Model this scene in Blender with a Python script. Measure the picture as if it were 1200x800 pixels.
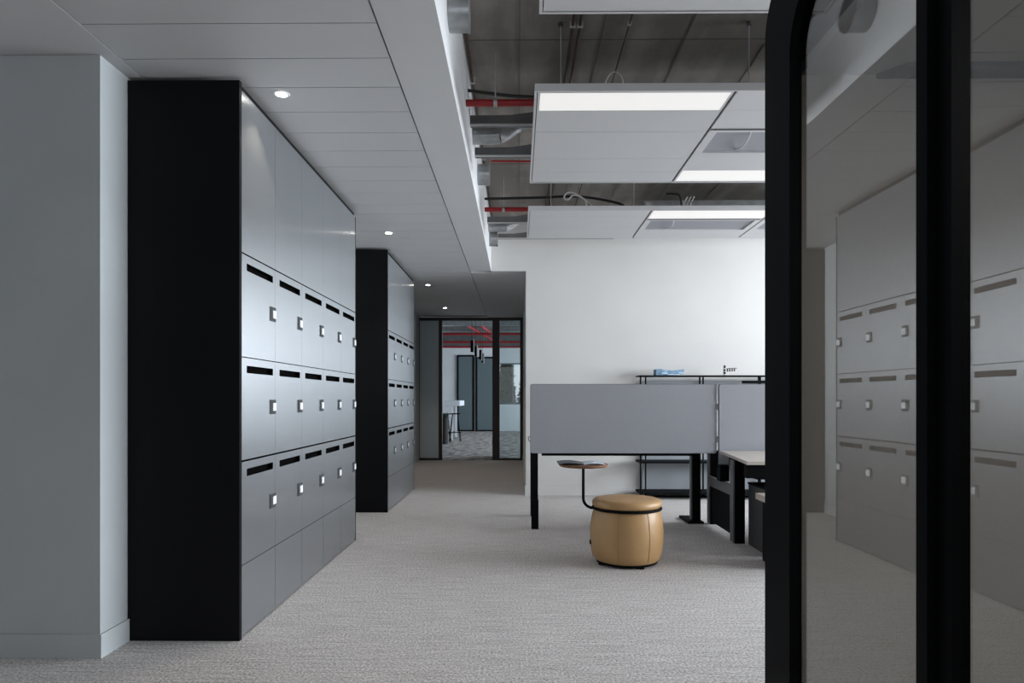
import bpy, bmesh, math, random
from mathutils import Vector, Matrix
random.seed(7)
C = bpy.context.scene.collection
for o in list(bpy.data.objects): bpy.data.objects.remove(o)
PI = math.pi
# ------------------------------------------------------------------ camera, world, light, exposure
cam = bpy.data.objects.new('camera', bpy.data.cameras.new('camera')); C.objects.link(cam)
cam.location = (0, 0, 1.2); cam.rotation_euler = (PI/2, 0, math.radians(0.5))
cam.data.lens = 24; cam.data.sensor_width = 36; cam.data.shift_y = 67.5/1200
cam.data.clip_start = 0.02; cam.data.clip_end = 200
sc = bpy.context.scene; sc.camera = cam
sc.view_settings.view_transform = 'Standard'; sc.view_settings.look = 'None'
sc.view_settings.gamma = 1; sc.view_settings.use_curve_mapping = False
sc.view_settings.exposure = 0.0
w = bpy.data.worlds.new('sky'); sc.world = w; w.use_nodes = True
nt = w.node_tree; bg = nt.nodes['Background']
sky = nt.nodes.new('ShaderNodeTexSky'); sky.sky_type = 'HOSEK_WILKIE'; sky.turbidity = 6; sky.ground_albedo = 0.4
sky.sun_direction = (0.3, -0.5, 0.6)
mx = nt.nodes.new('ShaderNodeMix'); mx.data_type = 'RGBA'; mx.inputs[0].default_value = 0.95
mx.inputs[7].default_value = (0.86, 0.93, 1.0, 1)
nt.links.new(sky.outputs[0], mx.inputs[6]); nt.links.new(mx.outputs[2], bg.inputs[0]); bg.inputs[1].default_value = 0.9

def area(name, loc, rot, sx, sy, power, col, spread=PI):
    l = bpy.data.lights.new(name, 'AREA'); l.shape = 'RECTANGLE'; l.size = sx; l.size_y = sy
    l.energy = power; l.color = col; l.spread = spread
    o = bpy.data.objects.new(name, l); o.location = loc; o.rotation_euler = rot; C.objects.link(o); return o
# daylight outside the window band of the right wall and outside the far room's windows
area('window_daylight', (7.6, 5.3, 2.0), (0, PI/2, 0), 2.1, 6.2, 1150, (0.86, 0.93, 1.0))
area('rear_fill_light', (1.0, -6.9, 1.9), (PI/2, 0, 0), 5.0, 1.8, 60, (0.92, 0.96, 1.0))  # unseen fill light added behind the camera
area('far_room_daylight', (5.6, 19.5, 1.9), (0, PI/2, 0), 2.0, 9.0, 720, (0.72, 0.86, 1.0))

# ------------------------------------------------------------------ materials
def mat(name, col, rough=0.6, metal=0.0, noise=0, scale=20, bump=0, bscale=200, spec=0.5, stretch=None, aniso=0):
    m = bpy.data.materials.new(name); m.use_nodes = True; n = m.node_tree.nodes; L = m.node_tree.links
    b = n['Principled BSDF']; b.inputs['Base Color'].default_value = (*col, 1)
    b.inputs['Roughness'].default_value = rough; b.inputs['Metallic'].default_value = metal
    b.inputs['Specular IOR Level'].default_value = spec
    tc = n.new('ShaderNodeTexCoord'); mp = n.new('ShaderNodeMapping'); L.new(tc.outputs['Object'], mp.inputs[0])
    if stretch: mp.inputs['Scale'].default_value = stretch
    if noise:
        t = n.new('ShaderNodeTexNoise'); t.inputs['Scale'].default_value = scale; t.inputs['Detail'].default_value = 5
        L.new(mp.outputs[0], t.inputs[0]); r = n.new('ShaderNodeMapRange')
        r.inputs[1].default_value = 0.3; r.inputs[2].default_value = 0.7
        r.inputs[3].default_value = 1-noise; r.inputs[4].default_value = 1+noise; L.new(t.outputs[0], r.inputs[0])
        v = n.new('ShaderNodeVectorMath'); v.operation = 'SCALE'; v.inputs[0].default_value = col
        L.new(r.outputs[0], v.inputs['Scale']); L.new(v.outputs[0], b.inputs['Base Color'])
    if bump:
        t2 = n.new('ShaderNodeTexNoise'); t2.inputs['Scale'].default_value = bscale; t2.inputs['Detail'].default_value = 3
        L.new(mp.outputs[0], t2.inputs[0]); bp = n.new('ShaderNodeBump'); bp.inputs['Strength'].default_value = bump
        bp.inputs['Distance'].default_value = 0.003
        L.new(t2.outputs[0], bp.inputs['Height']); L.new(bp.outputs[0], b.inputs['Normal'])
    if aniso:
        b.inputs['Anisotropic'].default_value = aniso
        cx = n.new('ShaderNodeCombineXYZ'); cx.inputs[1].default_value = 1; L.new(cx.outputs[0], b.inputs['Tangent'])
    return m
def emit(name, col, s):
    m = bpy.data.materials.new(name); m.use_nodes = True; b = m.node_tree.nodes['Principled BSDF']
    b.inputs['Base Color'].default_value = (.25, .25, .25, 1)
    b.inputs['Emission Color'].default_value = (*col, 1); b.inputs['Emission Strength'].default_value = s; return m
def glass(name, r0, tint):
    m = bpy.data.materials.new(name); m.use_nodes = True; n = m.node_tree.nodes; L = m.node_tree.links
    n.remove(n['Principled BSDF']); out = n['Material Output']
    g = n.new('ShaderNodeNewGeometry'); d = n.new('ShaderNodeVectorMath'); d.operation = 'DOT_PRODUCT'
    L.new(g.outputs['Normal'], d.inputs[0]); L.new(g.outputs['Incoming'], d.inputs[1])
    def mth(op, a, b=None):
        q = n.new('ShaderNodeMath'); q.operation = op
        for i, x in enumerate((a, b)):
            if x is None: continue
            if isinstance(x, (int, float)): q.inputs[i].default_value = x
            else: L.new(x, q.inputs[i])
        return q.outputs[0]
    c = mth('ABSOLUTE', d.outputs['Value']); f = mth('POWER', mth('SUBTRACT', 1, c), 5)
    fac = mth('ADD', mth('MULTIPLY', f, 1-r0), r0)
    t = n.new('ShaderNodeBsdfTransparent'); t.inputs[0].default_value = (*tint, 1)
    gl = n.new('ShaderNodeBsdfGlossy'); gl.inputs['Roughness'].default_value = 0.0
    mxs = n.new('ShaderNodeMixShader'); L.new(fac, mxs.inputs[0]); L.new(t.outputs[0], mxs.inputs[1]); L.new(gl.outputs[0], mxs.inputs[2])
    L.new(mxs.outputs[0], out.inputs[0]); return m
def carpet(name, c1, c2, streak, sc1):
    m = bpy.data.materials.new(name); m.use_nodes = True; n = m.node_tree.nodes; L = m.node_tree.links
    b = n['Principled BSDF']; b.inputs['Roughness'].default_value = 0.95; b.inputs['Specular IOR Level'].default_value = 0.1
    tc = n.new('ShaderNodeTexCoord')
    t1 = n.new('ShaderNodeTexNoise'); t1.inputs['Scale'].default_value = sc1; t1.inputs['Detail'].default_value = 4; t1.inputs['Roughness'].default_value = 0.7
    L.new(tc.outputs['Object'], t1.inputs[0])
    mp = n.new('ShaderNodeMapping'); mp.inputs['Scale'].default_value = streak; L.new(tc.outputs['Object'], mp.inputs[0])
    t2 = n.new('ShaderNodeTexNoise'); t2.inputs['Scale'].default_value = 6; t2.inputs['Detail'].default_value = 5; L.new(mp.outputs[0], t2.inputs[0])
    ad = n.new('ShaderNodeMath'); ad.operation = 'MULTIPLY_ADD'; ad.inputs[1].default_value = 0.8
    L.new(t1.outputs[0], ad.inputs[0])
    m2 = n.new('ShaderNodeMath'); m2.operation = 'MULTIPLY'; m2.inputs[1].default_value = 0.2; L.new(t2.outputs[0], m2.inputs[0]); L.new(m2.outputs[0], ad.inputs[2])
    cr = n.new('ShaderNodeValToRGB'); cr.color_ramp.elements[0].position = 0.38; cr.color_ramp.elements[0].color = (*c1, 1)
    cr.color_ramp.elements[1].position = 0.62; cr.color_ramp.elements[1].color = (*c2, 1)
    L.new(ad.outputs[0], cr.inputs[0]); L.new(cr.outputs[0], b.inputs['Base Color'])
    bp = n.new('ShaderNodeBump'); bp.inputs['Strength'].default_value = 0.6; bp.inputs['Distance'].default_value = 0.004
    L.new(t1.outputs[0], bp.inputs['Height']); L.new(bp.outputs[0], b.inputs['Normal']); return m

M = {}
M['plaster'] = mat('white_plaster', (.70, .71, .71), .75, noise=.03, scale=2, bump=.15, bscale=120)
M['plaster_warm'] = mat('warm_white_plaster', (.60, .585, .565), .75, noise=.02, scale=2, bump=.12, bscale=120)
M['greyplaster'] = mat('grey_plaster', (.46, .49, .50), .7, noise=.05, scale=1.5, bump=.2, bscale=60)
M['ceil'] = mat('ceiling_white', (.57, .57, .575), .8, noise=.015, scale=3)
M['plank'] = mat('metal_ceiling_plank', (.55, .55, .555), .55, noise=.02, scale=3)
M['raft'] = mat('raft_panel_white', (.57, .57, .575), .5, noise=.01, scale=3)
M['gap'] = mat('dark_gap', (.06, .06, .065), .9)
M['black'] = mat('black_metal', (.0045, .005, .006), .6, noise=.1, scale=3, spec=.05)
M['blackpanel'] = mat('black_lacquer_panel', (.0035, .0035, .0045), .55, noise=.15, scale=2, spec=.15)
M['locker'] = mat('anthracite_metallic_lacquer', (.40, .42, .44), .27, .85, noise=.03, scale=3, stretch=(1, 30, .6), aniso=.9)
M['slotdark'] = mat('locker_interior', (.004, .004, .004), .9, spec=0)
M['lockgrey'] = mat('lock_plate_grey', (.045, .05, .055), .4)
M['white'] = mat('white_plastic', (.85, .87, .9), .35)
M['joint'] = mat('concrete_joint', (.12, .105, .095), .9)
M['carpet'] = carpet('beige_grey_loop_carpet', (.27, .25, .24), (.80, .76, .74), (.6, 9, 1), 85)
M['carpet2'] = carpet('patterned_carpet', (.09, .10, .13), (.75, .68, .60), (.3, 4, 1), 5)
M['galv'] = mat('galvanised_steel', (.42, .44, .45), .32, .8, noise=.18, scale=14, bump=.1, bscale=40)
M['duct'] = mat('grey_insulated_duct', (.12, .12, .12), .6, noise=.2, scale=6)
M['flange'] = mat('duct_flange', (.5, .5, .49), .5, .3)
M['foil'] = mat('foil_flexible_duct', (.6, .62, .64), .3, .8, noise=.25, scale=18, bump=.5, bscale=50)
M['red'] = mat('red_pipe', (.30, .010, .015), .4, noise=.08, scale=12)
M['rust'] = mat('brown_pipe', (.05, .026, .018), .6, noise=.3, scale=10)
M['cable'] = mat('black_cable', (.01, .01, .01), .5)
M['wcable'] = mat('white_cable', (.6, .6, .58), .5)
M['rod'] = mat('steel_rod', (.45, .46, .46), .4, .6)
M['felt'] = mat('grey_fabric', (.33, .335, .36), .95, noise=.08, scale=260, bump=.35, bscale=500, spec=.1)
M['leather'] = mat('tan_leather', (.46, .275, .12), .42, noise=.05, scale=9, bump=.12, bscale=350)
M['seam'] = mat('leather_stitching', (.37, .21, .085), .6)
M['wood'] = mat('walnut_wood', (.20, .09, .05), .5, noise=.3, scale=8, stretch=(1, 12, 1))
M['oak'] = mat('pale_oak_top', (.52, .47, .42), .5, noise=.08, scale=5, stretch=(1, 14, 1))
M['leglit_beam'] = mat('grey_beam_and_lit_leg', (.12, .12, .12), .5)  # grey of the side beam, and of light painted onto the black legs
M['dkgrey'] = mat('charcoal_cabinet', (.05, .05, .05), .55, noise=.05, scale=3)
M['backpanel'] = mat('grey_back_panel', (.30, .32, .34), .4)
M['bronze'] = mat('bronze_door_frame', (.035, .025, .02), .45, .3, noise=.1, scale=4)
M['frost'] = mat('frosted_grey_glass', (.60, .70, .76), .3)
M['lining'] = mat('booth_felt_lining', (.335, .32, .305), .95, noise=.04, scale=160, bump=.2, bscale=300, spec=.1)
M['boothglass'] = glass('booth_glass', .14, (.90, .90, .89))
M['glass'] = glass('clear_glass', .02, (.80, .84, .84))
M['bluegrey'] = mat('blue_grey_door', (.12, .155, .165), .4)
M['leaf'] = mat('green_leaves', (.03, .055, .03), .8, noise=.5, scale=12, spec=.05)
M['bark'] = mat('tree_bark', (.08, .06, .045), .9, noise=.3, scale=15)
M['pot'] = mat('brown_planter', (.02, .012, .01), .7)
M['cloth'] = mat('blue_cloth', (.20, .32, .45), .8, noise=.35, scale=22)
M['clothw'] = mat('pale_blue_paper', (.62, .74, .86), .5)
M['mag'] = mat('magazine_cover', (.035, .04, .045), .25)
M['page'] = mat('magazine_page', (.55, .60, .66), .35, noise=.5, scale=18)
M['diff'] = emit('led_diffuser', (1.0, .985, .96), .72)
M['spot'] = emit('downlight_lens', (1.0, .93, .84), 30)
M['ground'] = mat('outdoor_ground', (.12, .14, .12), .9)

def concrete():
    m = mat('board_marked_concrete', (.12, .11, .1), .85, bump=.2, bscale=12); n = m.node_tree.nodes; L = m.node_tree.links; b = n['Principled BSDF']
    tc = n.new('ShaderNodeTexCoord')
    a = n.new('ShaderNodeTexNoise'); a.inputs['Scale'].default_value = 1.1; a.inputs['Detail'].default_value = 8; a.inputs['Roughness'].default_value = .72
    mp = n.new('ShaderNodeMapping'); mp.inputs['Scale'].default_value = (3, .5, 1)
    c = n.new('ShaderNodeTexNoise'); c.inputs['Scale'].default_value = 2; c.inputs['Detail'].default_value = 3
    L.new(tc.outputs['Object'], a.inputs[0]); L.new(tc.outputs['Object'], mp.inputs[0]); L.new(mp.outputs[0], c.inputs[0])
    s = n.new('ShaderNodeMath'); s.operation = 'ADD'; L.new(a.outputs[0], s.inputs[0]); L.new(c.outputs[0], s.inputs[1])
    cr = n.new('ShaderNodeValToRGB'); cr.color_ramp.elements[0].position = .75; cr.color_ramp.elements[0].color = (.20, .178, .158, 1)
    cr.color_ramp.elements[1].position = 1.25 if False else 1.0; cr.color_ramp.elements[1].color = (.31, .28, .25, 1)
    h = n.new('ShaderNodeMath'); h.operation = 'MULTIPLY'; h.inputs[1].default_value = .8; L.new(s.outputs[0], h.inputs[0])
    L.new(h.outputs[0], cr.inputs[0]); L.new(cr.outputs[0], b.inputs['Base Color']); return m
M['concrete'] = concrete()

# ------------------------------------------------------------------ helpers
class B:
    def __init__(s): s.b = bmesh.new()
    def box(s, x0, x1, y0, y1, z0, z1, bev=0):
        r = bmesh.ops.create_cube(s.b, size=1, matrix=Matrix.Translation(((x0+x1)/2, (y0+y1)/2, (z0+z1)/2)) @ Matrix.Diagonal((abs(x1-x0), abs(y1-y0), abs(z1-z0), 1)))
        if bev:
            e = list({e for v in r['verts'] for e in v.link_edges})
            bmesh.ops.bevel(s.b, geom=e, offset=bev, segments=3, affect='EDGES', profile=.5)
        return s
    def cyl(s, p, q, r, n=24, r2=None):
        p, q = Vector(p), Vector(q); d = q-p
        mtx = Matrix.Translation((p+q)/2) @ d.to_track_quat('Z', 'Y').to_matrix().to_4x4()
        bmesh.ops.create_cone(s.b, cap_ends=True, segments=n, radius1=r, radius2=r if r2 is None else r2, depth=d.length, matrix=mtx); return s
    def tube(s, pts, r, n=12, closed=False):
        pts = [Vector(p) for p in pts]; N = len(pts); rings = []; up = None
        for i, p in enumerate(pts):
            if closed: t = pts[(i+1) % N]-pts[i-1]
            else: t = pts[min(i+1, N-1)]-pts[max(i-1, 0)]
            t.normalize()
            if up is None: up = t.orthogonal().normalized()
            up = (up - t*up.dot(t)).normalized(); sd = t.cross(up)
            rings.append([s.b.verts.new(p+(up*math.cos(a)+sd*math.sin(a))*r) for a in [2*PI*k/n for k in range(n)]])
        for i in range(N if closed else N-1):
            a, c = rings[i], rings[(i+1) % N]
            for k in range(n): s.b.faces.new((a[k], a[(k+1) % n], c[(k+1) % n], c[k]))
        if not closed: s.b.faces.new(rings[0]); s.b.faces.new(rings[-1])
        return s
    def lathe(s, c, prof, n=64):
        c = Vector(c); rings = []
        for r, z in prof:
            rings.append([s.b.verts.new(c+Vector((max(r, .0005)*math.cos(2*PI*k/n), max(r, .0005)*math.sin(2*PI*k/n), z))) for k in range(n)])
        for a, b2 in zip(rings, rings[1:]):
            for k in range(n): s.b.faces.new((a[k], a[(k+1) % n], b2[(k+1) % n], b2[k]))
        s.b.faces.new(rings[0]); s.b.faces.new(rings[-1]); return s
    def prism(s, poly, axis, a0, a1):
        def P(u, v, w): return {'X': (w, u, v), 'Y': (u, w, v), 'Z': (u, v, w)}[axis]
        lo = [s.b.verts.new(P(u, v, a0)) for u, v in poly]; hi = [s.b.verts.new(P(u, v, a1)) for u, v in poly]
        n = len(poly); s.b.faces.new(lo); s.b.faces.new(hi)
        for i in range(n): s.b.faces.new((lo[i], lo[(i+1) % n], hi[(i+1) % n], hi[i]))
        return s
    def ring_prism(s, outer, inner, axis, a0, a1):      # same vertex counts
        def P(u, v, w): return {'X': (w, u, v), 'Y': (u, w, v), 'Z': (u, v, w)}[axis]
        n = len(outer)
        q = [[s.b.verts.new(P(u, v, w)) for u, v in l] for l in (outer, inner) for w in (a0, a1)]
        oa, ob, ia, ib = q
        for i in range(n):
            j = (i+1) % n
            s.b.faces.new((oa[i], oa[j], ia[j], ia[i])); s.b.faces.new((ob[i], ob[j], ib[j], ib[i]))
            s.b.faces.new((oa[i], oa[j], ob[j], ob[i])); s.b.faces.new((ia[i], ia[j], ib[j], ib[i]))
        return s
    def mesh(s, name, m, org=(0, 0, 0), smooth=False):
        bmesh.ops.translate(s.b, vec=-Vector(org), verts=s.b.verts)
        bmesh.ops.recalc_face_normals(s.b, faces=s.b.faces)
        me = bpy.data.meshes.new(name); s.b.to_mesh(me); s.b.free(); me.materials.append(M[m] if isinstance(m, str) else m)
        if smooth:
            for p in me.polygons: p.use_smooth = True
            if hasattr(me, 'set_sharp_from_angle'): me.set_sharp_from_angle(angle=math.radians(40))
        return me
def rroot(p):
    while p.parent: p = p.parent
    return Vector(p.location)
def part(name, b, m, parent, label=None, smooth=False):
    org = Vector((0, 0, 0)); q = parent
    while q: org += Vector(q.location); q = q.parent
    o = bpy.data.objects.new(name, b.mesh(name, m, org, smooth)); o.parent = parent; C.objects.link(o)
    if label: o['label'] = label
    return o
def link(name, me, loc, parent, label=None):
    o = bpy.data.objects.new(name, me); o.location = loc; o.parent = parent; C.objects.link(o)
    if label: o['label'] = label
    return o
def tag(o, label, cat, group=None, kind=None):
    o['label'] = label; o['category'] = cat
    if group: o['group'] = group
    if kind: o['kind'] = kind
    return o
def thing(name, label, cat, loc=(0, 0, 0), group=None):
    o = bpy.data.objects.new(name, None); C.objects.link(o); o.location = loc; o.empty_display_size = .1
    return tag(o, label, cat, group)
def single(name, b, m, label, cat, group=None, smooth=False, org=(0, 0, 0), kind=None):
    o = bpy.data.objects.new(name, b.mesh(name, m, org, smooth)); o.location = org; C.objects.link(o); return tag(o, label, cat, group, kind)
def struct(name, b, m, label=None, cat=None, parent=None, smooth=False):
    o = bpy.data.objects.new(name, b.mesh(name, m, (0, 0, 0), smooth)); C.objects.link(o)
    if parent: o.parent = parent
    else:
        o['kind'] = 'structure'; o['label'] = label; o['category'] = cat
    return o
def arc(cx, cy, r, a0, a1, n=8):
    return [(cx+r*math.cos(math.radians(a0+(a1-a0)*i/n)), cy+r*math.sin(math.radians(a0+(a1-a0)*i/n))) for i in range(n+1)]
def rrect(x0, x1, y0, y1, r, rb=None, n=8):
    rb = r if rb is None else rb
    return arc(x1-r, y1-r, r, 0, 90, n)+arc(x0+r, y1-r, r, 90, 180, n)+arc(x0+rb, y0+rb, rb, 180, 270, n)+arc(x1-rb, y0+rb, rb, 270, 360, n)

# ------------------------------------------------------------------ the setting
WX = 7.0                                       # right window wall
struct('floor', B().box(-5, WX+.1, -6.6, 13.42, -.1, 0), 'carpet', 'grey beige loop pile carpet of the open office', 'floor')
struct('floor_far_room', B().box(-6.2, 5.3, 13.42, 25.7, -.1, 0), 'carpet2', 'patterned carpet of the room behind the corridor door', 'floor')
# lowered ceiling, left of the soffit, and over the corridor
ZC = 2.8
cl = struct('ceiling_lowered', B().box(-5, -1.873, -6.5, 13.4, ZC, 3.415).box(-.595, -.335, -6.5, 8.53, ZC, 3.415).box(-.595, .10, 8.66, 13.4, ZC, 3.20)
            .box(-1.873, -.595, -6.5, 13.4, ZC+.03, 3.3), 'ceil', 'smooth lowered ceiling with soffit edge', 'ceiling')
pk = B(); y = -6.25+.12
ys = [3.50 + .2995*k for k in range(-32, 34)]
for a, b2 in zip(ys, ys[1:]):
    if b2 > 13.38: break
    pk.box(-1.866, -.603, a+.003, b2-.003, ZC+.001, ZC+.02)
struct('ceiling_planks', pk, 'plank', 'white metal plank field of the lowered ceiling', 'ceiling')
struct('ceiling_gap_backing', B().box(-1.872, -.596, -6.4, 13.35, ZC+.021, ZC+.029), 'gap', 'dark shadow gaps between ceiling planks', 'ceiling')
struct('ceiling_slab', B().box(-5.1, WX+.2, -6.6, 13.44, 3.42, 3.62), 'concrete', 'raw concrete slab above the open office', 'ceiling')
sj = B()
for x in (0.01, .51, 1.03, 1.55, 2.07): sj.box(x-.002, x+.002, -3, 8.5, 3.417, 3.419)
for yy in (2.0, 4.22, 6.44): sj.box(-.33, 5, yy-.002, yy+.002, 3.417, 3.419)
struct('trim_1', sj, 'joint', 'board joints in the concrete slab', 'trim')
# walls
struct('wall_left', B().box(-2.6, -1.94, 3.153, 13.4, 0, ZC-.002), 'greyplaster', 'grey plastered pier and wall behind the lockers', 'wall')
struct('wall_left_side', B().box(-5.1, -5, -6.5, 13.4, 0, ZC).box(-5, -2.6, 3.153, 3.3, 0, ZC-.002), 'greyplaster', 'grey plastered wall left of the pier', 'wall')
struct('baseboard_left', B().box(-5, -1.928, 3.141, 3.153, 0, .11).box(-1.94, -1.928, 3.153, 3.372, 0, .11).box(-1.94, -1.928, 5.80, 7.212, 0, .11).box(-1.94, -1.928, 9.10, 13.3, 0, .11), 'greyplaster', 'baseboard along the left pier', 'baseboard')
struct('wall_back', B().box(.10, WX+.1, 8.53, 8.66, 0, 3.415).box(-.335, .10, 8.53, 8.66, ZC, 3.415), 'plaster_warm', 'white back wall behind the desks', 'wall')
struct('wall_corridor_right', B().box(.10, .2, 8.66, 13.4, 0, ZC), 'plaster', 'right wall of the corridor', 'wall')
struct('baseboard_back', B().box(.10, WX, 8.515, 8.53, 0, .12).box(.088, .10, 8.515, 13.3, 0, .12), 'plaster_warm', 'white baseboard of the back wall', 'baseboard')
struct('wall_rear', B().box(-5, -2, -6.6, -6.5, 0, 3.415).box(4, WX, -6.6, -6.5, 0, 3.415).box(-2, 4, -6.6, -6.5, 0, .9).box(-2, 4, -6.6, -6.5, 2.9, 3.415), 'plaster', 'wall behind the camera', 'wall')
wr = B().box(WX, WX+.2, -6.5, 8.6, 0, .85).box(WX, WX+.2, -6.5, 8.6, 3.05, 3.415).box(WX, WX+.2, -6.5, 2.1, .85, 3.05)
struct('wall_right', wr, 'plaster', 'window wall on the right side of the office', 'wall')
w1 = thing('window_1', 'dark framed window band in the right wall', 'window', (WX, 4, .85)); w1['kind'] = 'structure'
fr = B().box(WX+.02, WX+.08, 2.1, 8.5, .85, .91).box(WX+.02, WX+.08, 2.1, 8.5, 2.99, 3.05)
for yy in [2.13+1.268*i for i in range(6)]: fr.box(WX+.02, WX+.08, yy-.03, yy+.03, .91, 2.99)
part('window_frame', fr, 'black', w1)
# corridor end glazed wall with open door
D1 = 13.4
gw = thing('door_1', 'bronze framed glazed partition with open door at corridor end', 'door', (-.5, D1, 0)); gw['kind'] = 'structure'
def fx(x, d=D1): return (x-607)*d/800
f = B()
f.box(fx(486), .10, D1, D1+.1, 2.745, 2.80)
for a, b2 in ((486, 491.5), (514, 518), (577, 580), (609.5, 613.5)): f.box(fx(a), fx(b2) if b2 < 613 else .1, D1, D1+.1, 0, 2.745)
f.box(fx(491.5), fx(514), D1, D1+.1, 0, .04).box(fx(585.5), fx(609.5), D1, D1+.1, 0, .04).box(fx(580), fx(585.5), D1+.0, D1+.1, 0, 2.745)
part('door_frame', f, 'bronze', gw)
part('side_glass', B().box(fx(491.5), fx(514), D1+.045, D1+.055, .04, 2.745), 'frost', gw, 'frosted grey side pane')
part('side_glass', B().box(fx(585.5), fx(609.5), D1+.045, D1+.055, .04, 2.745), 'glass', gw, 'clear side pane reflecting trees')
dl = part('door_leaf', B().box(-.50, -.45, D1+.12, D1+1.0, .01, 2.73), 'bronze', gw, 'dark door leaf standing open')
hg = B()
for z in (.35, 1.9, 2.5): hg.cyl((-.505, D1+.1, z-.05), (-.505, D1+.1, z+.05), .012)
part('hinge', hg, 'rod', dl)

# far room
struct('wall_far', B().box(-6.2, -.75, 25.6, 25.7, 0, 3.15).box(-.75, .9, 25.6, 25.7, 0, 1.0).box(-.75, .9, 25.6, 25.7, 2.55, 3.15).box(.9, 5.3, 25.6, 25.7, 0, 3.15), 'plaster', 'far wall of the room behind the corridor', 'wall')
struct('wall_far_upper', B().box(-6.2, 5.3, 25.6, 25.7, 3.151, 3.9), 'duct', 'dark upper strip of the far wall', 'wall')
struct('wall_far_left', B().box(-6.3, -6.2, 13.4, 25.6, 0, 3.9).box(-6.2, -2.6, 13.45, 13.55, 0, 3.9), 'plaster', 'left wall of the far room', 'wall')
struct('wall_far_right', B().box(5.0, 5.1, 13.4, 25.6, 0, .9).box(5.0, 5.1, 13.4, 25.6, 2.9, 3.9).box(.2, 5.1, 13.45, 13.55, 0, 3.9).box(-2.6, .2, 13.45, 13.55, 2.82, 3.9), 'plaster', 'right window wall of the far room', 'wall')
struct('ceiling_far_room', B().box(-6.2, 5.1, 13.45, 25.7, 3.9, 4.0), 'concrete', 'open ceiling of the far room', 'ceiling')
for i, (a, b2, z1) in enumerate(((535.5, 555.5, 2.85), (557.5, 580, 2.78))):
    d = thing('door_%d' % (i+2), ('left' if i == 0 else 'right')+' tall blue grey sliding door in far wall', 'door', (fx((a+b2)/2, 25.6), 25.55, 0)); d['kind'] = 'structure'
    x0, x1 = fx(a, 25.55), fx(b2, 25.55)
    part('door_panel', B().box(x0+.06, x1-.06, 25.53, 25.57, .05, z1-.06), 'bluegrey', d)
    part('door_frame', B().box(x0, x0+.06, 25.52, 25.6, 0, z1).box(x1-.06, x1, 25.52, 25.6, 0, z1).box(x0, x1, 25.52, 25.6, z1-.06, z1).box(x0, x1, 25.52, 25.6, 0, .05), 'black', d)
w2 = thing('window_2', 'window with trees behind the clear corridor pane', 'window', (0, 25.6, 1)); w2['kind'] = 'structure'
part('window_frame', B().box(-.75, .9, 25.6, 25.66, 1, 1.05).box(-.75, .9, 25.6, 25.66, 2.5, 2.55).box(-.75, -.70, 25.6, 25.66, 1.05, 2.5).box(.85, .9, 25.6, 25.66, 1.05, 2.5).box(-.2, -.16, 25.6, 25.66, 1.05, 2.5), 'bluegrey', w2)
struct('ground_outside', B().box(-12, 12, 25.8, 45, -.3, -.1), 'ground', 'ground outside the far window', 'ground')

# ------------------------------------------------------------------ locker banks
XF = -1.385; XB = -1.938; TH = .006
ROWS = [(.891, 1.413), (1.413, 1.938), (.364, .891)]
def door_with_slot(w, h, gap):
    # local origin: lower near corner of the door cell, face at x=0 looking +X, y along the bank
    b = B(); s0, s1 = .07, w-.035; z1 = h-.045; z0 = z1-.038; g = gap/2
    b.box(-TH, 0, g, w-g, .002, z0).box(-TH, 0, g, w-g, z1, h-.006).box(-TH, 0, g, s0, z0, z1).box(-TH, 0, s1, w-g, z0, z1)
    return b
def bank(ncol, y0, wid, label):
    t = thing('locker_bank', label, 'locker', (XF, y0, 0), 'grey locker banks along the left wall')
    y1 = y0+.03+ncol*wid
    part('side_panel', B().box(XB, XF+.004, y0, y0+.028, 0, 2.782), 'blackpanel', t, 'matt black side panel')
    part('side_panel', B().box(XB, XF, y1+.002, y1+.02, 0, 2.75), 'blackpanel', t, 'matt black side panel')
    part('cornice', B().box(XB, XF-.012, y0+.03, y1, 2.755, 2.782), 'blackpanel', t)
    part('carcass', B().box(XB, XF-.03, y0+.03, y1, .02, 2.75), 'slotdark', t)
    part('plinth', B().box(XB, XF-.02, y0+.03, y1, 0, .012), 'blackpanel', t)
    h = .522
    me_d = door_with_slot(wid, .525, .002).mesh('locker_door', 'locker')
    me_r = B().box(-.06, -.02, 0, wid, 0, .5).mesh('recess', 'slotdark')
    me_t = B().box(-TH, 0, .0008, wid-.0008, .0015, 2.748-1.938).mesh('upper_panel', 'locker')
    me_b = B().box(-TH, 0, .0015, wid-.0015, .002, .364-.0015-.008).mesh('base_panel', 'locker')
    me_pl = B().box(0, .0055, wid-.085, wid-.002, .225, .305, ).mesh('lock_plate', 'lockgrey')
    me_w = B().box(.006, .0085, wid-.052, wid-.004, .243, .287).mesh('lock_display', 'white')
    for c in range(ncol):
        yy = .03+c*wid
        link('upper_panel', me_t, (0, yy, 1.938), t)
        link('base_panel', me_b, (0, yy, .008), t)
        for z0, z1 in ROWS:
            d = link('locker_door', me_d, (0, yy, z0), t)
            link('lock_plate', me_pl, (0, 0, 0), d)
            link('lock_display', me_w, (0, 0, 0), d, 'small white square display')
    return t
bank(5, 3.374, .479, 'nearer, larger grey locker bank with black side, five lockers wide')
bank(4, 7.215, .460, 'farther grey locker bank with black side, next to corridor door')

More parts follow.
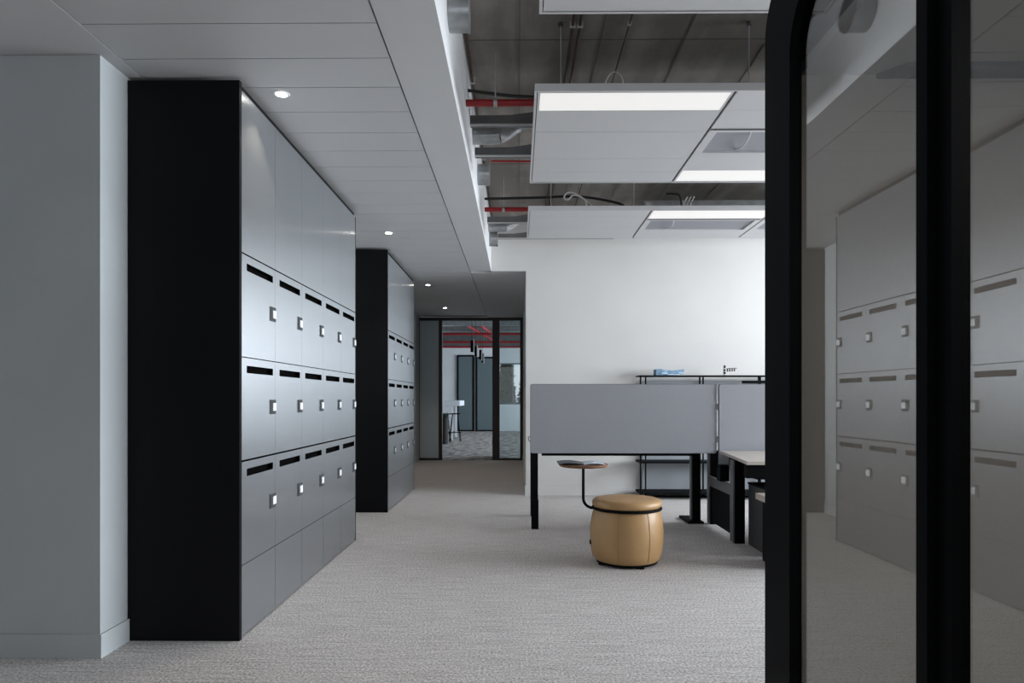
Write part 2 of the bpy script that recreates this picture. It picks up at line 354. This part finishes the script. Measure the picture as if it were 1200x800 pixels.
# ------------------------------------------------------------------ ceiling rafts with light panels
def raft(yn, yf, label, layout, rods):
    Z = 2.8; H = .04; X0 = .088; W = 1.05; NX = 4
    t = thing('ceiling_raft', label, 'ceiling panel', (X0, yn, Z), 'white suspended ceiling rafts with light strips')
    X1 = X0+NX*W
    # perimeter frame
    part('frame', B().box(X0, X1, yn, yn+.012, Z, Z+H).box(X0, X1, yf-.012, yf, Z, Z+H).box(X0, X0+.012, yn+.012, yf-.012, Z, Z+H).box(X1-.012, X1, yn+.012, yf-.012, Z, Z+H), 'raft', t)
    part('backing', B().box(X0+.013, X1-.013, yn+.013, yf-.013, Z+.022, Z+H-.002), 'gap', t)
    for i in range(NX):
        xa, xb = X0+i*W+(.017 if i == 0 else .008), X0+(i+1)*W-.008
        kind = layout[i]
        segs = kind   # list of (type, y0, y1)
        pb = B(); y = yn+.016
        for ty, a, b2 in segs:
            if ty == 'P': pb.box(xa, xb, a+.0015, b2-.0015, Z+.003, Z+.018)
            if ty == 'L':
                pb.box(xa, xb, a, a+.012, Z+.003, Z+.018).box(xa, xb, b2-.012, b2, Z+.003, Z+.018).box(xa, xa+.012, a+.012, b2-.012, Z+.003, Z+.018).box(xb-.012, xb, a+.012, b2-.012, Z+.003, Z+.018)
            if ty == 'G':
                pb.box(xa, xb, a, a+.03, Z+.003, Z+.018).box(xa, xb, b2-.03, b2, Z+.003, Z+.018).box(xa, xa+.05, a+.03, b2-.03, Z+.003, Z+.018).box(xb-.05, xb, a+.03, b2-.03, Z+.003, Z+.018)
        part('panel', pb, 'raft', t)
        for ty, a, b2 in segs:
            if ty == 'L': part('light_diffuser', B().box(xa+.013, xb-.013, a+.013, b2-.013, Z+.004, Z+.012), 'diff', t, 'glowing white light strip')
            if ty == 'G':
                part('slot', B().box(xa+.02, xb-.02, a-.024, a-.004, Z+.001, Z+.0025), 'gap', t)
                part('access_grille', B().box(xa+.051, xb-.051, a+.031, b2-.031, Z+.012, Z+.018), 'felt', t, 'grey inset grille')
                px = xa+.26; pts = [(px+.012*math.sin(k/8*PI), a+.04+k/8*(b2-a-.10), Z+.012-.02*math.sin(k/8*PI)) for k in range(9)]
                part('pull_cord', B().tube(pts, .004, 8), 'wcable', t)
    for x, y in rods: part('suspension_rod', B().cyl((x, y, Z+H), (x, y, 3.418), .003, 8), 'rod', t)
    for x, y in rods: part('rod_anchor', B().cyl((x, y, 3.40), (x, y, 3.4185), .014, 12), 'gap', t)
    return t
def PL(a, b2, n): return [('P', a+(b2-a)*i/n, a+(b2-a)*(i+1)/n) for i in range(n)]
# nearest raft (mostly above the frame)
L0 = [[('L', 1.32, 1.56)]+PL(1.56, 2.826, 4), PL(1.32, 1.8, 2)+[('G', 1.88, 2.24)]+PL(2.24, 2.56, 1)+[('L', 2.56, 2.826)]]
raft(1.30, 2.84, 'suspended white raft nearest the camera, cut by top edge', [L0[0], L0[1], L0[0], L0[1]], [(.4, 2.3), (2.4, 2.3)])
L1a = [('L', 3.568, 3.812)]+[('P', 3.812, 4.10), ('P', 4.10, 4.56), ('P', 4.56, 4.83), ('P', 4.83, 5.045)]
L1b = [('P', 3.568, 3.80), ('P', 3.80, 4.06), ('G', 4.085, 4.49), ('P', 4.49, 4.79), ('L', 4.79, 5.045)]
raft(3.55, 5.062, 'larger suspended white raft with left light strip, middle of the view', [L1a, L1b, L1a, L1b], [(.252, 4.03), (1.36, 4.03)])
L2a = [('P', 5.815, 6.0), ('P', 6.0, 6.4), ('P', 6.4, 6.797)]
L2b = [('L', 5.815, 6.09), ('G', 6.12, 6.52), ('P', 6.52, 6.797)]
raft(5.80, 6.81, 'suspended white raft closest to the back wall, thin in view', [L2a, L2b, L2b, L2a], [(.30, 6.2), (1.05, 6.2)])

# recessed downlights
for i, (x, y) in enumerate(((-1.24, 3.57), (-1.245, 6.56), (-1.26, 9.55), (-1.28, 11.95), (-1.24, .57))):
    lab = ['recessed downlight above the nearer locker bank', 'recessed downlight between the two locker banks', 'recessed downlight past the farther locker bank', 'recessed downlight closest to the corridor door', 'recessed downlight behind the camera'][i]
    t = thing('downlight', lab, 'ceiling light', (x, y, 2.8), 'recessed ceiling downlights')
    part('trim_ring', B().lathe((x, y, 2.7995), [(.030, -.003), (.041, -.003), (.043, 0), (.030, 0), (.030, -.003)], 32), 'white', t)
    part('lens', B().lathe((x, y, 2.7995), [(0, -.001), (.0295, -.001), (.0295, -.0035), (0, -.0035)], 32), 'spot', t)
    l = bpy.data.lights.new('downlight_beam', 'SPOT'); l.energy = 24; l.color = (1, .86, .7); l.spot_size = math.radians(95); l.spot_blend = .5; l.shadow_soft_size = .03
    o = bpy.data.objects.new('downlight_beam', l); o.location = (0, 0, -.012); o.parent = t; C.objects.link(o)

# ------------------------------------------------------------------ services above the rafts
def stub(y, label):
    t = thing('duct_stub', label, 'duct', (-.335, y, 3.07), 'round duct stubs in the soffit')
    a = -.334
    part('pipe', B().cyl((a, y, 3.07), (-.243, y, 3.07), .085, 40), 'galv', t, smooth=True)
    part('rim', B().cyl((-.2425, y, 3.07), (-.235, y, 3.07), .089, 40), 'galv', t, smooth=True)
    part('seam', B().cyl((-.29, y, 3.07), (-.286, y, 3.07), .087, 40), 'galv', t, smooth=True)
stub(3.31, 'round galvanised duct stub at top of the frame')
stub(5.69, 'round galvanised duct stub below the nearer duct pair')
stub(7.98, 'small round galvanised duct stub above the white bulkhead')
def redpipe(y, xr, label):
    t = thing('sprinkler_pipe', label, 'pipe', (-.334, y, 3.10), 'red sprinkler pipes')
    part('pipe', B().cyl((-.333, y, 3.10), (xr, y, 3.10), .022, 20), 'red', t, smooth=True)
    part('hanger', B().cyl((-.145, y, 3.126), (-.145, y, 3.415), .004, 8).cyl((-.157, y, 3.10), (-.133, y, 3.10), .0262, 20), 'rod', t)
redpipe(4.38, 5.5, 'nearer horizontal red sprinkler pipe with hanger')
redpipe(6.84, 5.5, 'farther horizontal red sprinkler pipe with hanger')
def rduct(y, z, h, d, label, xe=4.5):
    t = thing('rectangular_duct', label, 'duct', (-.333, y, z), 'grey rectangular ducts')
    pr = [(-.333, z+h*.8), (-.05, z+h*.82), (.15, z+h*1.15), (.5, z+h*1.2), (xe, z+h*1.2), (xe, z), (-.333, z)]
    part('body', B().prism(pr, 'Y', y, y+d), 'duct', t)
    part('flange', B().box(-.333, xe, y-.012, y-.001, z-.006, z+.006), 'flange', t)
rduct(4.77, 3.115, .085, .05, 'grey rectangular duct behind the nearer red pipe')
rduct(5.31, 3.09, .085, .05, 'grey rectangular duct nearest the middle duct stub')
rduct(7.42, 3.115, .085, .05, 'grey rectangular duct behind the farther red pipe', 1.15)
rduct(8.20, 3.13, .07, .05, 'grey rectangular duct just above the bulkhead', 1.15)
def flex(y, z, r, label, xe=4):
    t = thing('flexible_duct', label, 'duct', (-.333, y, z), 'silver duct elbows')
    part('elbow', B().tube([(-.332, y, z), (-.18, y, z), (-.14, y, z+.005)], r, 24), 'galv', t, smooth=True)
    part('bend', B().tube([(-.139, y, z+.006), (-.10, y, z+.02), (-.03, y, z+.07), (0, y, z+.085)], r*.95, 24), 'foil', t, smooth=True)
    part('hose', B().tube([(.001, y, z+.086), (.15, y, z+.095), (.9, y, z+.1), (xe, y, z+.1)], r*.62, 24), 'galv', t, smooth=True)
flex(5.06, 3.15, .062, 'silver duct elbow between the nearer grey ducts')
flex(7.70, 3.14, .055, 'silver duct elbow between the farther grey ducts', 1.15)
for x, r, m_, lab, z in ((.323, .011, 'rust', 'left one of two brown pipes on the slab', 3.40), (.366, .011, 'rust', 'right one of two brown pipes on the slab', 3.40), (.656, .005, 'rust', 'thin red brown pipe running along the slab', 3.405)):
    t = thing('slab_pipe', lab, 'pipe', (x, 1, z))
    part('pipe', B().cyl((x, 1, z), (x, 8.45, z), r, 12), m_, t, smooth=True)
    for yy in (3.12, 4.02, 4.92, 5.82): part('clip', B().box(x-r-.006, x+r+.006, yy-.008, yy+.008, z-r-.004, 3.4165), 'flange', t)
t = thing('slab_pipe', 'brown pipe with clips above the white soffit edge', 'pipe', (-.315, 1, 3.38))
part('pipe', B().cyl((-.312, 1, 3.385), (-.312, 8.45, 3.385), .010, 12), 'rust', t, smooth=True)
for yy in (3.2, 3.95, 4.7, 5.45, 6.2, 6.95): part('clip', B().box(-.328, -.296, yy-.01, yy+.01, 3.373, 3.4165), 'flange', t)
def cable(name, pts, r, m_, label, cat='cable', group=None):
    P = [Vector(p) for p in pts]; out = []
    for i in range(len(P)-1):
        p0, p1, p2, p3 = P[max(i-1, 0)], P[i], P[i+1], P[min(i+2, len(P)-1)]
        for k in range(6):
            s = k/6; out.append(.5*((2*p1)+(p2-p0)*s+(2*p0-5*p1+4*p2-p3)*s*s+(3*p1-p0-3*p2+p3)*s**3))
    out.append(P[-1]); single(name, B().tube(out, r, 8), m_, label, cat, group, True, org=tuple(P[0]))
cable('cable', [(-.33, 4.5, 3.235), (-.15, 4.5, 3.21), (.1, 4.5, 3.19), (.9, 4.5, 3.17), (2, 4.5, 3.17), (4, 4.5, 3.17)], .011, 'cable', 'black cable sagging above the nearer red pipe')
cable('cable', [(-.33, 6.75, 3.18), (.2, 6.75, 3.19), (.6, 6.75, 3.2), (1.0, 6.75, 3.13), (1.3, 6.75, 3.0), (3, 6.75, 3.0)], .013, 'cable', 'black cable sagging above the farther red pipe')
cable('thin_pipe', [(-.22, 5.62, 3.16), (.2, 5.62, 3.155), (1, 5.62, 3.16), (3, 5.62, 3.16)], .008, 'red', 'thin red pipe above the middle duct stub', 'pipe')
cable('cable_loop', [(.50, 3.9, 2.84), (.495, 3.9, 2.98), (.52, 3.9, 3.045), (.555, 3.9, 3.065), (.59, 3.9, 3.04), (.60, 3.9, 2.98), (.60, 3.9, 2.84)], .004, 'wcable', 'white cable looped on top of the middle raft')
cable('cable_loop', [(.66, 6.1, 2.84), (.65, 6.1, 2.93), (.52, 6.1, 3.03), (.44, 6.1, 3.04), (.41, 6.1, 2.99), (.45, 6.1, 2.98), (.5, 6.1, 3.02), (.6, 6.1, 2.97), (.62, 6.1, 2.84)], .007, 'wcable', 'grey cable curled on the back raft, left of centre')
cable('cable_loop', [(1.30, 6.0, 3.0), (1.36, 6.0, 3.0), (1.42, 6.0, 2.98), (1.44, 6.0, 2.84)], .009, 'cable', 'black cable bundle standing on the back raft')
for k in range(3):
    cable('cable_loop', [(1.46+.03*k, 6.05, 2.84), (1.47+.03*k, 6.05, 2.93), (1.50+.03*k, 6.05, 2.99)], .004, 'wcable', ['left', 'middle', 'right'][k]+' one of three thin white wires beside the black cable bundle', group='thin wires on the back raft')
t = thing('ceiling_unit', 'grey ventilation box behind the back raft', 'duct', (1.28, 7.0, 2.9))
part('casing', B().box(1.28, 4.0, 7.0, 7.9, 3.08, 3.235, .005), 'galv', t)
part('flange', B().box(1.30, 1.36, 6.97, 6.999, 3.09, 3.21), 'flange', t)

# ------------------------------------------------------------------ phone booth
bt = thing('phone_booth', 'black framed phone booth with mirror-like glass at right edge', 'booth', (1.2, .95, 0))
BX = .67; Y0, Y1 = .02, 1.858
out = rrect(Y0, Y1, 0.0, 2.29, .13, .02)
n = len(out)
part('outer_frame', B().ring_prism(out, rrect(Y0+.11, 1.690, .055, 2.175, .125, .02), 'X', BX, BX+.03)
     .ring_prism(rrect(Y0+.004, Y1-.004, 0.002, 2.286, .126, .02), rrect(Y0+.05, 1.80, .04, 2.22, .10, .02), 'X', BX+.031, 1.75), 'black', bt)
part('lining', B().box(BX+.055, 1.72, 1.755, 1.798, .041, 2.03).box(BX+.055, 1.72, .07, .1, .041, 2.03).box(1.69, 1.72, .101, 1.754, .041, 2.03).box(BX+.055, 1.72, .07, 1.798, 2.031, 2.06), 'lining', bt, 'grey felt interior lining')
part('booth_floor', B().box(BX+.055, 1.69, .101, 1.754, .0405, .06), 'carpet', bt)
part('ceiling_vent', B().prism([(.915, 1.752), (.965, 1.690), (1.67, 1.690), (1.67, 1.752)], 'Z', 2.018, 2.0305), 'black', bt, 'dark slot along the ceiling edge')
part('fill_lamp', B().box(1.1, 1.4, .5, .8, 2.015, 2.03, .004), emit('booth_fill', (1, .97, .94), 33), bt, 'unseen lamp added to light the booth interior')  # out-of-view lamp, added to brighten the lining behind the glass
part('mullion', B().box(BX, BX+.05, 1.124, 1.155, .055, 2.175), 'black', bt)
dr = part('door', B().ring_prism(rrect(.14, 1.120, .06, 2.165, .03), rrect(.21, 1.085, .13, 2.10, .02), 'X', BX+.015, BX+.045), 'black', bt, 'framed glass door')
def pane(name, xa, ya, xb, yb, par):
    d = Vector((xb-xa, yb-ya, 0)).normalized(); nn = Vector((-d.y, d.x, 0))*.0008
    if nn.x < 0: nn = -nn
    b = B(); P = [Vector((xa, ya, 0)), Vector((xb, yb, 0))]
    poly = [(P[0]-nn), (P[1]-nn), (P[1]+nn), (P[0]+nn)]
    b.prism([(v.x, v.y) for v in poly], 'Z', .07, 2.16); return part(name, b, 'boothglass', par)
pane('glass_pane', .695, 1.145, .6911, 1.735, bt)
pane('glass_pane', .6925, .20, .701, 1.095, dr)

# ------------------------------------------------------------------ pouf with tray
PX, PY = .80, 5.03
pf = thing('pouf', 'round tan leather pouf with a swivelling tray on black arm', 'pouf', (PX, PY, 0))
prof = [(.225, .028), (.243, .045), (.256, .09), (.265, .17), (.266, .24), (.258, .32), (.247, .37), (.236, .395), (.20, .402)]
bd = part('body', B().lathe((PX, PY, 0), prof, 96), 'leather', pf, smooth=True)
for a in (-62, -112, 178, 118, 58, 0):
    ca, sa = math.cos(math.radians(a)), math.sin(math.radians(a))
    part('seam', B().tube([(PX+(r+.0008)*ca, PY+(r+.0008)*sa, z) for r, z in prof[1:-1]], .0022, 6), 'seam', bd)
part('cushion', B().lathe((PX, PY, 0), [(.19, .412), (.238, .413), (.250, .422), (.254, .438), (.250, .456), (.236, .468), (.20, .474), (.10, .479), (0, .480)], 96), 'leather', pf, smooth=True)
part('base', B().lathe((PX, PY, 0), [(0, .012), (.22, .012), (.226, .027), (0, .027)], 48), 'black', pf)
for a in (20, 110, 200, 290):
    x, y = PX+.2*math.cos(math.radians(a)), PY+.2*math.sin(math.radians(a)); part('foot', B().cyl((x, y, 0), (x, y, .0118), .028, 20), 'black', pf)
part('tag', B().box(PX-.272, PX-.262, PY-.012, PY+.012, .135, .165), 'black', pf)
part('ring', B().tube([(PX+.247*math.cos(2*PI*k/72), PY+.247*math.sin(2*PI*k/72), .404) for k in range(72)], .0095, 12, True), 'black', pf, smooth=True)
TX, TY = .479, PY-.02
ap = [(PX-.243, PY-.02, .404), (PX-.27, TY, .404)]+[(TX+.07-.07*math.sin(t2), TY, .474-.07*math.cos(t2)) for t2 in [PI/2*k/8 for k in range(9)]]+[(TX, TY, .55), (TX, TY, .705)]
part('tray_arm', B().tube(ap, .0105, 14), 'black', pf, smooth=True)
part('tray', B().lathe((TX, TY, 0), [(0, .706), (.165, .706), (.178, .714), (.181, .724), (.178, .727), (0, .727)], 64), 'wood', pf, 'round walnut tray', smooth=True)
mg = thing('magazine', 'open magazine lying on the pouf tray', 'magazine', (TX, TY, .7275))
v = B()
def sheet(b, x0, x1, y0, y1, f0, n=10, th=.0018):
    top = []; 
    for i in range(n+1):
        x = x0+(x1-x0)*i/n; top.append((x, f0(i/n)))
    poly = top+[(x, z-th) for x, z in reversed(top)]
    b.prism(poly, 'Y', y0, y1)
part('cover', (lambda b: (sheet(b, TX-.19, TX-.005, TY-.13, TY+.12, lambda s: .7305+.010*math.sin(s*PI)*1.0+.006*(1-s)), b)[1])(B()), 'mag', mg, 'dark left page')
part('pages', (lambda b: (sheet(b, TX-.004, TX+.15, TY-.12, TY+.12, lambda s: .7305+.008*math.sin(s*PI)), b)[1])(B()), 'page', mg, 'pale right page with pictures')

# ------------------------------------------------------------------ desks
def screen(par, x0, x1, y, z0, z1, label):
    s = part('privacy_screen', B().prism(rrect(x0, x1, z0, z1, .018, .018, 6), 'Y', y, y+.04), 'felt', par, label)
    part('edge_piping', B().ring_prism(rrect(x0-.004, x1+.004, z0-.004, z1+.004, .02, .02, 6), rrect(x0, x1, z0, z1, .018, .018, 6), 'Y', y+.016, y+.024), 'dkgrey', s)
    return s
d1 = thing('desk', 'standing desk seen from behind its large grey fabric screen', 'desk', (.95, 6.6, 0), 'office desks')
screen(d1, .118, 1.822, 6.28, .703, 1.335, 'large grey fabric screen')
part('desk_top', B().box(.14, 1.815, 6.325, 7.10, .705, .73, .003), 'oak', d1)
part('top_rail', B().box(.22, 1.62, 6.33, 6.37, .675, .704).box(.30, 1.5, 6.6, 6.68, .665, .704), 'black', d1)
def leg(par, x0, x1, yc, ys_, foot, z=.704):
    part('leg', B().box(x0, x1, yc-.035, yc+.035, .025, z, .004), 'black', par)
    part('foot', B().box(x0-.01, x1+.01, foot[0], foot[1], 0, .024, .004), 'black', par)
part('leg', B().box(.128, .185, 6.30, 6.36, .27, .70, .003).box(.124, .19, 6.295, 6.365, .0, .269, .003), 'black', d1)
part('leg', B().box(1.688, 1.768, 6.62, 6.69, .022, .70, .003), 'black', d1)
part('leg_lit_side', B().box(1.676, 1.6875, 6.625, 6.685, .03, .69), 'leglit_beam', d1, 'lit left side of the black leg, as a grey strip')  # grey strip stands in for light caught on the black leg's left side
part('foot', B().box(1.635, 1.79, 6.58, 6.95, 0, .021, .003), 'black', d1)
part('leg', B().box(.128, .185, 7.0, 7.06, 0, .70, .003), 'black', d1)
part('screen_clamp', B().box(1.826, 1.838, 6.29, 6.33, .80, .86).box(1.826, 1.838, 6.29, 6.33, 1.10, 1.16), 'rod', d1)
part('hook', B().tube([(.112, 6.27, .86), (.095, 6.27, .85), (.10, 6.27, .82), (.112, 6.27, .81)], .004, 8), 'dkgrey', d1)

d2 = thing('desk', 'pale topped bench desk at right with thick black frame', 'desk', (2.6, 5.6, 0), 'office desks')
screen(d2, 1.842, 3.5, 6.26, .56, 1.335, 'right grey fabric screen')
part('desk_top', B().prism([(1.845, 6.22), (1.725, 5.15), (3.4, 5.15), (3.4, 6.22)], 'Z', .705, .73), 'oak', d2)
part('top_rail', B().box(1.735, 3.3, 5.19, 5.26, .60, .704).box(1.86, 3.3, 5.98, 6.04, .62, .704), 'black', d2)
part('leg', B().box(1.80, 1.885, 5.68, 5.78, 0, .704, .004), 'black', d2)
for a_ in ((1.788, 1.7995, 5.685, 5.775), (1.833, 1.8445, 6.565, 6.635)): part('leg_lit_side', B().box(*a_, .01, .69), 'leglit_beam', d2, 'lit left side of the black leg, as a grey strip')  # light on the left sides of both black legs, painted as grey strips
part('leg', B().box(1.845, 1.93, 6.56, 6.64, 0, .704, .004), 'black', d2)
part('side_beam', B().box(1.815, 1.84, 5.781, 6.559, .38, .47), 'leglit_beam', d2)
part('modesty_panel', B().box(1.85, 1.87, 5.781, 6.559, .03, .375), 'black', d2)
part('cable_box', B().box(1.78, 1.86, 6.02, 6.12, .475, .62, .004).box(1.80, 1.86, 6.13, 6.20, .475, .58, .004), 'black', d2)
part('cable_tray', B().box(1.90, 3.3, 5.45, 5.62, .56, .60), 'black', d2)
part('foot', B().box(3.2, 3.28, 5.2, 6.2, 0, .704, .004), 'black', d2)
cb_ = thing('cabinet', 'low charcoal cabinet under the right desk', 'cabinet', (2.2, 5.4, 0))
part('body', B().box(1.905, 2.5, 5.20, 5.66, .0, .50, .003), 'dkgrey', cb_)
part('lid', B().box(1.90, 2.505, 5.195, 5.665, .501, .515), 'black', cb_)
pd = thing('pedestal', 'low black pedestal with pale top at edge of booth', 'cabinet', (2.1, 4.9, 0))
part('top', B().box(1.775, 2.4, 4.78, 5.12, .455, .50, .003), 'oak', pd, 'pale top board')
part('body', B().box(1.82, 2.4, 4.80, 5.10, 0, .454, .003), 'black', pd)
it = thing('desk_item', 'small white and black box under the right desk', 'box', (2.1, 5.35, .516))
part('box', B().box(1.96, 2.08, 5.30, 5.40, .516, .60, .003), 'black', it)
part('label_card', B().box(2.02, 2.05, 5.297, 5.2995, .53, .58), 'white', it)

# ------------------------------------------------------------------ shelf at back wall
sh = thing('shelving_unit', 'low black metal shelving against the white back wall', 'shelf', (2.3, 8.3, 0))
SX0, SX1 = 1.45, 4.2
part('shelf', B().box(SX0, SX1, 8.14, 8.44, 1.470, 1.484), 'black', sh)
for z in (.455, .09): part('shelf', B().box(SX0, SX1, 8.14, 8.44, z-.02, z), 'black', sh)
part('shelf', B().box(2.66, SX1, 8.10, 8.139, 1.385, 1.42), 'black', sh)
part('base_rail', B().box(SX0+.1, SX1, 8.35, 8.38, 0, .02), 'black', sh)
part('back_panel', B().box(SX0+.09, SX1, 8.47, 8.485, .025, 1.43), 'backpanel', sh, 'grey back panel')
for x in (1.465, 2.17, 2.87, 3.6):
    for dy in (8.17, 8.41):
        part('post', B().box(x-.008+(.105 if dy > 8.3 else 0), x+.008+(.105 if dy > 8.3 else 0), dy-.008, dy+.008, 0, 1.4695), 'black', sh)
# folded blue things
t = thing('folded_cloth', 'blue folded bundle of booklets lying on the top shelf', 'cloth', (1.83, 8.26, 1.485))
b = B(); xs = [1.655, 1.70, 1.78, 1.86, 1.93, 1.985]; zt = [.072, .076, .062, .058, .066, .074]
poly = [(x, 1.4855+z) for x, z in zip(xs, zt)]+[(1.985, 1.500), (1.93, 1.490), (1.655, 1.4855)]
part('body', b.prism(poly, 'Y', 8.18, 8.36), 'cloth', t)
part('leaf', B().box(1.72, 1.79, 8.172, 8.179, 1.505, 1.515), 'clothw', t, 'pale paper edge')
part('leaf', B().box(1.79, 1.93, 8.172, 8.179, 1.4875, 1.497), 'clothw', t, 'pale paper edge')
part('leaf', B().box(1.92, 1.985, 8.172, 8.179, 1.507, 1.518), 'clothw', t, 'pale paper edge')
# little letter ornament
t = thing('letter_ornament', 'small wire word ornament standing on the top shelf', 'ornament', (2.5, 8.25, 1.485))
bx_ = 2.488
part('stem', B().box(bx_-.012, bx_+.012, 8.24, 8.26, 1.4845, 1.60), 'rod', t)
sb = B()
for z, r in ((1.515, .013), (1.548, .012), (1.585, .011), (1.60, .009)): sb.lathe((bx_, 8.235, z), [(0, -r), (r*.8, -r*.6), (r, 0), (r*.8, r*.6), (0, r)], 16)
part('bead', sb, 'black', t)
pts = []
for k in range(60):
    s = k/59; pts.append((bx_+.02+s*.115+.012*math.sin(s*26), 8.24, 1.55+.018*math.cos(s*26)+.006*s))
part('wire_word', B().tube(pts, .0045, 6), 'black', t)
part('base_plate', B().box(bx_-.015, bx_+.13, 8.235, 8.265, 1.4842, 1.488), 'rod', t)

# ------------------------------------------------------------------ far room furniture
for i, (x, y) in enumerate(((-.98, 14.5), (-1.0, 16.1), (-.955, 17.3), (-.975, 18.7))):
    t = thing('pendant_lamp', ['nearest', 'second', 'third', 'farthest'][i]+' black cylinder pendant lamp seen through corridor door', 'pendant lamp', (x, y, 2.2), 'black cylinder pendant lamps')
    part('lamp_shade', B().cyl((x, y, 2.2), (x, y, 2.45), .028, 20), 'black', t, smooth=True)
    part('cord', B().cyl((x, y, 2.451), (x, y, 3.895), .004, 6), 'black', t)
    part('lamp_side', B().box(x+.03, x+.05, y-.03, y+.03, 2.18, 2.47), 'flange', t, 'pale bracket plate')
tb = thing('high_table', 'white high table behind bar stools in the far room', 'table', (-2.1, 20.5, 0))
part('table_top', B().box(-2.6, -1.70, 20.0, 21.6, 1.0, 1.16, .01), 'white', tb)
for x, y in ((-1.95, 20.1), (-1.95, 21.5), (-2.5, 20.1), (-2.5, 21.5)): part('leg', B().box(x-.03, x+.03, y-.03, y+.03, 0, .999), 'white', tb)
for i, (x, y) in enumerate(((-1.78, 19.3), (-2.02, 18.9))):
    t = thing('bar_stool', ['right bar stool with thin black legs in far room', 'left bar stool partly hidden by door frame'][i], 'stool', (x, y, 0), 'bar stools in the far room')
    part('seat', B().lathe((x, y, 0), [(0, .77), (.13, .77), (.155, .785), (.15, .80), (0, .80)], 32), 'black', t)
    for a in (45, 135, 225, 315):
        ca, sa = math.cos(math.radians(a)), math.sin(math.radians(a))
        part('leg', B().cyl((x+.22*ca, y+.22*sa, .0), (x+.10*ca, y+.10*sa, .769), .009, 8), 'black', t)
    part('footrest', B().tube([(x+.185*math.cos(math.radians(a)), y+.185*math.sin(math.radians(a)), .26) for a in range(0, 360, 20)], .007, 6, True), 'black', t)
t = thing('potted_plant', 'dark planter with green leaves next to the bar stools', 'plant', (-2.0, 18.3, 0))
part('pot', B().lathe((-1.98, 18.3, 0), [(0, 0), (.10, 0), (.12, .72), (.10, .72), (0, .70)], 24), 'pot', t)
lf = B()
for k in range(60):
    a = random.random()*2*PI; e = random.uniform(.1, 1.4); L_ = random.uniform(.08, .2)
    p = Vector((-1.98+.05*math.cos(a), 18.3+.05*math.sin(a), .69)); d = Vector((math.cos(a)*math.cos(e), math.sin(a)*math.cos(e), math.sin(e)))
    s = d.cross(Vector((0, 0, 1))).normalized()*.02; q = p+d*L_; mdl = p+d*L_*.5+Vector((0, 0, .01))
    vs = [lf.b.verts.new(u) for u in (p, mdl+s, q, mdl-s)]; lf.b.faces.new(vs)
part('foliage', lf, 'leaf', t)
for i, (y, z) in enumerate(((21.0, 3.20), (23.0, 3.12), (24.6, 3.08))):
    single('sprinkler_pipe', B().cyl((-5, y, z), (4, y, z), .035, 12), 'red', ['upper', 'middle', 'lower'][i]+' red pipe seen through corridor door', 'pipe', 'red pipes in the far room', True)
for i, (x0, y0, x1, y1) in enumerate(((-1.5, 19.0, -.75, 24.5), (-1.1, 19.0, -.55, 24.5))):
    single('sloping_pipe', B().cyl((x0, y0, 3.3), (x1, y1, 3.24), .04, 12), 'red', ['left', 'right'][i]+' receding red pipe in the far room ceiling', 'pipe', 'red pipes in the far room', True)
for i, (y, z, h, m_) in enumerate(((15.5, 3.02, .12, 'duct'), (18.0, 3.15, .22, 'galv'), (20.2, 3.35, .2, 'duct'), (22.2, 3.40, .18, 'galv'))):
    single('ceiling_duct', B().box(-5, 4, y, y+.3, z, z+h, .01), m_, ['nearest', 'second', 'third', 'farthest'][i]+' duct crossing the far room ceiling', 'duct', 'ducts in the far room')
for i, (x, y, h) in enumerate(((-.50, 30, 4.4), (.45, 31.5, 2.9), (-1.6, 33, 5))):
    t = thing('tree', ['dark conifer left in the far window', 'paler leafy tree right in the far window', 'tree standing farther back outside the far window'][i], 'tree', (x, y, -.1), 'trees outside the far window')
    part('trunk', B().cyl((x, y, -.1), (x, y, h-.3), .08, 10, .02), 'bark', t)
    lf = B()
    for k in range(1500):
        z = random.uniform(.3, h); rr = (1-z/h)*(.42 if i == 0 else .75)+.08; a = random.random()*2*PI; r = rr*math.sqrt(random.random())
        p = Vector((x+r*math.cos(a), y+r*math.sin(a), z-.1)); d = Vector((random.gauss(0, 1), random.gauss(0, 1), random.gauss(0, .6))).normalized()*.17; s = d.orthogonal().normalized()*.06
        lf.b.faces.new([lf.b.verts.new(u) for u in (p-d, p+s, p+d, p-s)])
    part('foliage', lf, 'leaf', t)
